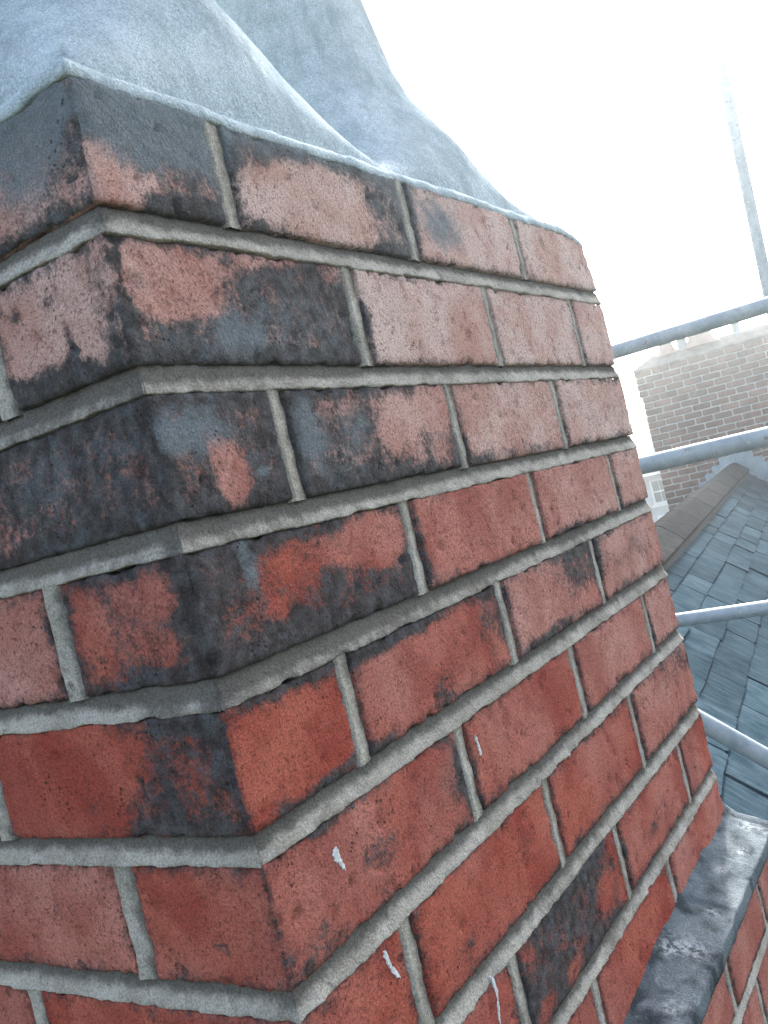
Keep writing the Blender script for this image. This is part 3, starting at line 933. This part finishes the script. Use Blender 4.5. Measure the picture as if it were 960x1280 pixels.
TL = 0.92
ntile = int(-S0 / TL)
for i in range(ntile):
    s0, s1 = -TL * (i + 1) + .004, -TL * i
    v = []
    for lay in (0, 1):
        for s, big in ((s0, .003), (s0 + .03, .003), (s0 + .032, 0), (s1 + .01, 0)):
            for a, z in ((-.170, -.125), (-.085, -.050), (-.045, -.018), (0, -.006), (.045, -.018), (.085, -.050), (.170, -.125)):
                v.append(D1 * s + HR * a * (1 + big * 2) + Vector((0, 0, z + .085 + big + (0 if lay else -.016) + rs.random() * .003)))
    f = []
    for lay in (0, 1):
        for r_ in range(3):
            for c_ in range(6):
                q = (lay * 28 + r_ * 7 + c_, lay * 28 + r_ * 7 + c_ + 1, lay * 28 + (r_ + 1) * 7 + c_ + 1, lay * 28 + (r_ + 1) * 7 + c_)
                f.append(q)
    for c_ in range(6):
        f.append((c_, c_ + 1, 28 + c_ + 1, 28 + c_))
        f.append((21 + c_, 49 + c_, 49 + c_ + 1, 21 + c_ + 1))
    for r_ in range(3):
        f.append((r_ * 7, 28 + r_ * 7, 28 + r_ * 7 + 7, r_ * 7 + 7))
        f.append((r_ * 7 + 6, r_ * 7 + 13, 28 + r_ * 7 + 13, 28 + r_ * 7 + 6))
    c = D1 * (s0 + s1) / 2
    o = mesh_obj('ridge_tile', [q - c for q in v], f, M_RIDGE, roof, False)
    o.location = c
# mortar bedding under the ridge tiles
v = [D1 * s + HR * a + Vector((0, 0, z)) for s in (S0, -.01) for a, z in ((-.16, -.115), (-.155, -.07), (0, .06), (.155, -.07), (.16, -.115))]
f = [(i, i + 1, 6 + i, 5 + i) for i in range(4)] + [(0, 5, 9, 4), (4, 3, 2, 1, 0), (5, 6, 7, 8, 9)]
mesh_obj('ridge_bedding', v, f, M_DECK, roof, False)
# the house walls that carry the roof
v = []
for z in (-8.2, None):
    for s, a in ((S0, -1.95), (S0, 2.32), (-.02, 2.32), (-.02, -1.95)):
        q = D1 * s + HR * a
        q.z = z if z else -abs(a) * math.tan(SLOPE) - .09
        v.append(q)
for s in (S0, -.02):
    q = D1 * s
    q.z = -.09
    v.append(q)
f = [(0, 1, 5, 8, 4), (2, 3, 7, 9, 6), (1, 2, 6, 5), (3, 0, 4, 7), (0, 3, 2, 1)]
mesh_obj('wall', v, f, M_WALL, roof, False)

# ------------------------------------------------------------------ far chimney
fc = thing('brick_chimney', 'broad brown brick chimney with pale joints at the far end of the slate roof', 'chimney', PEAK)


def fp(h, dpt, z):
    return HR * h + D1 * dpt + Vector((0, 0, z))


def fbox(name, h0, h1, d0, d1, z0, z1, mat, bev=0.0, rand=0.0, parent=None, data=None):
    c = fp((h0 + h1) / 2, (d0 + d1) / 2, (z0 + z1) / 2)
    if data is None:
        v, f = soft_box((h1 - h0) / 2, (d1 - d0) / 2, (z1 - z0) / 2, bev) if bev else box_vf(-(h1 - h0) / 2, (h1 - h0) / 2, -(d1 - d0) / 2, (d1 - d0) / 2, -(z1 - z0) / 2, (z1 - z0) / 2)
        # local axes (right, depth, up) -> world
        o = mesh_obj(name, [HR * q[0] + D1 * q[1] + Vector((0, 0, q[2])) for q in map(Vector, v)], [tuple(reversed(q)) for q in f] if False else f, mat, parent or fc, False)
    else:
        o = bpy.data.objects.new(name, data)
        C.objects.link(o)
        o.parent = parent or fc
    o.location = c
    return o


FH0, FH1, FTOP = -.885, 1.25, 1.405
FP, FJ = 0.0838, 0.0135
NROW = 29
fbox('mortar_core', FH0 + .006, FH1 - .006, .012, .58, -1.6, FTOP - .01, M_FARMORTAR)
fbox('mortar_core', FH0 - .014, FH1 + .014, -.012, .60, FTOP - 4 * FP, FTOP - .004, M_FARMORTAR)
shapes = {}
for k in range(NROW):
    zt = FTOP - k * FP
    out = .024 if k < 4 else 0.0
    h = FH0 - out
    if k % 2:
        h -= .1125 - .012
    end = FH1 + out
    while h < end - .03:
        a, b2 = max(h, FH0 - out), min(h + .212, end)
        h += .2255
        if b2 - a < .04:
            continue
        # slope of the roof hides what lies well below it
        mid = (a + b2) / 2
        if zt < -abs(mid) * math.tan(SLOPE) - .22:
            continue
        jit = (rs.random() - .5) * .008
        dd = (rs.random() - .5) * .007
        key = round(b2 - a, 3)
        o = fbox('brick', a, b2, -out + dd, -out + dd + .095, zt - FP + FJ + jit * .3, zt + jit * .3, M_FARBRICK, .010, data=shapes.get(key))
        shapes.setdefault(key, o.data)
        o.rotation_euler = (0, (rs.random() - .5) * .03, (rs.random() - .5) * .02)
# flaunched top, swept collars and pots
v = []
for d, z in ((.0, 0), (-.012, .022), (.01, .045), (.12, .11), (.24, .175)):
    for h_, q_ in ((FH0 - .02 + d, -.02 + d), (FH1 + .02 - d, -.02 + d), (FH1 + .02 - d, .60 - d), (FH0 - .02 + d, .60 - d)):
        v.append(fp(h_, q_, FTOP + z))
f = [(r_ * 4 + i, r_ * 4 + (i + 1) % 4, (r_ + 1) * 4 + (i + 1) % 4, (r_ + 1) * 4 + i) for r_ in range(4) for i in range(4)] + [(16, 17, 18, 19)]
mesh_obj('flaunching', v, f, M_FARCAP, fc, False)
for h_, r0, ht in ((-.475, .105, .30), (-.045, .185, .34)):
    prof = [(r0 * 1.35, 0), (r0 * 1.02, .05), (r0 * .84, .10), (r0 * .74, .16), (r0 * .70, ht - .05), (r0 * .80, ht - .045), (r0 * .80, ht - .005), (r0 * .70, ht), (r0 * .6, ht), (r0 * .55, .12)]
    v, f = lathe(prof, 28)
    o = mesh_obj('chimney_pot', v, f, M_POT, fc, True)
    o.location = fp(h_, .20, FTOP + .13)
for h_, r0, ht in ((-.275, .060, .20), (.39, .045, .165)):
    v, f = lathe([(r0 * 1.5, 0), (r0 * 1.1, .03), (r0, .05), (r0, ht), (r0 * 1.12, ht), (r0 * 1.12, ht + .03), (r0 * .5, ht + .035), (0.001, ht + .035)], 20)
    o = mesh_obj('flue_terminal', v, f, M_LEAD, fc, True)
    o.location = fp(h_, .22, FTOP + .115)
# stepped lead flashing where the roof meets the chimney
for sgn in (-1, 1):
    for i in range(9):
        h0 = .03 + i * .10
        zt = -h0 * math.tan(SLOPE)
        zt = math.floor((zt + (.19 if sgn < 0 else .26)) / FP) * FP + .02
        a, b2 = (-h0 - .125, -h0) if sgn < 0 else (h0, h0 + .125)
        fbox('lead_flashing', a, b2, -.030 - .002 * (i % 2), -.022 - .002 * (i % 2), -(h0 + .125) * math.tan(SLOPE) - .12, zt, M_LEAD, .003)
fbox('lead_flashing', -.03, .03, -.036, -.030, -.14, .17, M_LEAD, .003)

# ------------------------------------------------------------------ scaffold tubes
def scaffold(p0, p1, label):
    c = Vector(p0)
    v, f = tube((0, 0, 0), Vector(p1) - c, 0.0242)
    o = mesh_obj('scaffold_tube', v, f, M_STEEL, None, True)
    o.location = c
    return tag(o, label, 'scaffold tube', 'grey steel scaffold tubes around the chimneys')


scaffold((2.72, 1.6, .050), (2.72, -1.2, .052), 'topmost level scaffold tube, crossing the sky just over the far chimney pots')
scaffold((2.12, 1.5, -.322), (2.12, -1.2, -.3215), 'level scaffold tube crossing the brickwork of the far chimney')
scaffold((2.80, 1.6, -.889), (2.80, -1.2, -.868), 'level scaffold tube low over the middle of the slate roof')
scaffold((1.868, .4555, -.8585), (2.14, .0, -1.355), 'sloping scaffold tube running down right over the lowest slates')
scaffold((4.0, .2455, 1.298), (4.0, .325, -1.55), 'upright scaffold tube standing against the white sky, its top end free')

# ------------------------------------------------------------------ white house and tree beyond
HB = Vector((25.462, 7.566, -2.242))
M_FARSLATE = plain_material('far_slate', (0.08, 0.10, 0.115), (0.12, 0.145, 0.16), 2, 0.8)
wh = thing('white_house', 'distant white house with sash windows, seen between the two chimneys', 'house', (HB.x, HB.y, -9.0))


def hbox(name, h0, h1, d0, d1, z0, z1, mat, parent=None):
    v, f = box_vf(h0, h1, d0, d1, z0, z1)
    return mesh_obj(name, [HR * q[0] + D1 * q[1] + Vector((0, 0, q[2])) for q in v], f, mat, parent or wh, False)


EAVE = 7.72
M_RENDER = plain_material('painted_render', (0.40, 0.44, 0.46), (0.50, 0.53, 0.55), 3, 0.8)
hbox('wall', -5, 4, 0, 6, 0, EAVE, M_RENDER)
v = [HR * a + D1 * d_ + Vector((0, 0, z)) for a in (-5.2, 4.2) for d_, z in ((-.25, EAVE - .05), (-.25, EAVE + .05), (3.0, EAVE + 1.15), (6.2, EAVE + .05), (6.2, EAVE - .05))]
f = [(0, 1, 2, 3, 4), (9, 8, 7, 6, 5), (0, 5, 6, 1), (1, 6, 7, 2), (2, 7, 8, 3), (3, 8, 9, 4), (4, 9, 5, 0)]
mesh_obj('roof', v, f, M_FARSLATE, wh, False)
for fl in range(3):
    for i in range(8):
        h0 = -4.58 + i * .95
        z0 = EAVE - .74 - fl * 1.02
        wn = hbox('window', h0 - .05, h0 + .45, -.06, .02, z0 - .04, z0 + .66, M_WHITE)
        for a in (0, 1):
            for c_ in (0, 1):
                hbox('pane', h0 + .01 + a * .20, h0 + .19 + a * .20, -.075, -.055, z0 + .02 + c_ * .31, z0 + .29 + c_ * .31, M_GLASS, wn)
        hbox('sill', h0 - .10, h0 + .50, -.12, .0, z0 - .11, z0 - .045, M_WHITE, wn)
ch = hbox('chimney', .10, .62, 2.2, 2.9, EAVE + .6, EAVE + 1.62, M_WALL)
v, f = lathe([(.09, 0), (.08, .07), (.07, .28), (.09, .30), (.09, .33), (.06, .33)], 14)
o = mesh_obj('chimney_pot', v, f, M_POT, ch, True)
o.location = HR * .36 + D1 * 2.55 + Vector((0, 0, EAVE + 1.62))

M_BARK = plain_material('bark', (0.08, 0.065, 0.05), (0.13, 0.11, 0.09), 9, 0.9)
M_LEAF = plain_material('foliage', (0.05, 0.08, 0.03), (0.09, 0.12, 0.05), 1.2, 0.7, vary=0.2)
tree = thing('garden_tree', 'pale hazy tree far off to the left of the far chimney', 'tree', (47.0, 16.4, -9.0))
tr = random.Random(11)


def limb(p, q, r0, r1, seg=7):
    p, q = Vector(p), Vector(q)
    d = (q - p).normalized()
    a = d.orthogonal().normalized()
    b2 = d.cross(a)
    v, f = [], []
    for k in range(5):
        c = p.lerp(q, k / 4) + Vector((tr.uniform(-1, 1), tr.uniform(-1, 1), 0)) * r0 * .25 * (1 if 0 < k < 4 else 0)
        for i in range(seg):
            an = 2 * math.pi * i / seg
            v.append(c + (a * math.cos(an) + b2 * math.sin(an)) * (r0 + (r1 - r0) * k / 4))
    for k in range(4):
        for i in range(seg):
            j = (i + 1) % seg
            f.append((k * seg + i, k * seg + j, (k + 1) * seg + j, (k + 1) * seg + i))
    return v, f


V, F = [], []
tips = []
for p, q, r0, r1 in [((0, 0, 0), (.2, .1, 5.5), .30, .20)] + [((.2, .1, 4.6 + i * .18), (2.4 * math.cos(i * 1.3), 2.4 * math.sin(i * 1.3), 7.4 + .35 * i), .12, .03) for i in range(9)]:
    v, f = limb(p, q, r0, r1)
    b0 = len(V)
    V += v
    F += [tuple(b0 + i for i in x) for x in f]
    tips.append(Vector(q))
mesh_obj('trunk', V, F, M_BARK, tree, True)
V, F = [], []
for tp in tips:
    for k in range(28):
        c = tp + Vector((tr.gauss(0, .75), tr.gauss(0, .75), tr.gauss(.2, .6)))
        for l_ in range(12):
            q = c + Vector((tr.gauss(0, .22), tr.gauss(0, .22), tr.gauss(0, .2)))
            a = Vector((tr.gauss(0, 1), tr.gauss(0, 1), tr.gauss(0, 1))).normalized() * .10
            b2 = a.orthogonal().normalized() * .07
            n0 = len(V)
            V += [q - a, q - b2, q + a, q + b2]
            F.append((n0, n0 + 1, n0 + 2, n0 + 3))
mesh_obj('crown', V, F, M_LEAF, tree, False)

# ------------------------------------------------------------------ ground and haze
M_GROUND = plain_material('ground', (0.05, 0.07, 0.03), (0.10, 0.10, 0.07), 0.15, 0.95)
gr = mesh_obj('ground', [(-250, -250, -9), (250, -250, -9), (250, 250, -9), (-250, 250, -9)], [(0, 1, 2, 3)], M_GROUND, None, False)
gr['kind'] = 'structure'

m = bpy.data.materials.new('haze')
m.use_nodes = True
t = m.node_tree
t.nodes.clear()
out = t.nodes.new('ShaderNodeOutputMaterial')
pv = t.nodes.new('ShaderNodeVolumePrincipled')
pv.inputs['Color'].default_value = (0.84, 0.94, 1.0, 1)
pv.inputs['Density'].default_value = HAZE_DENSITY
pv.inputs['Anisotropy'].default_value = HAZE_G
t.links.new(pv.outputs[0], out.inputs['Volume'])
v, f = box_vf(-260, 260, -260, 260, -10, 4.2)
hz = mesh_obj('haze', v, f, m, None, False)
hz['kind'] = 'stuff'
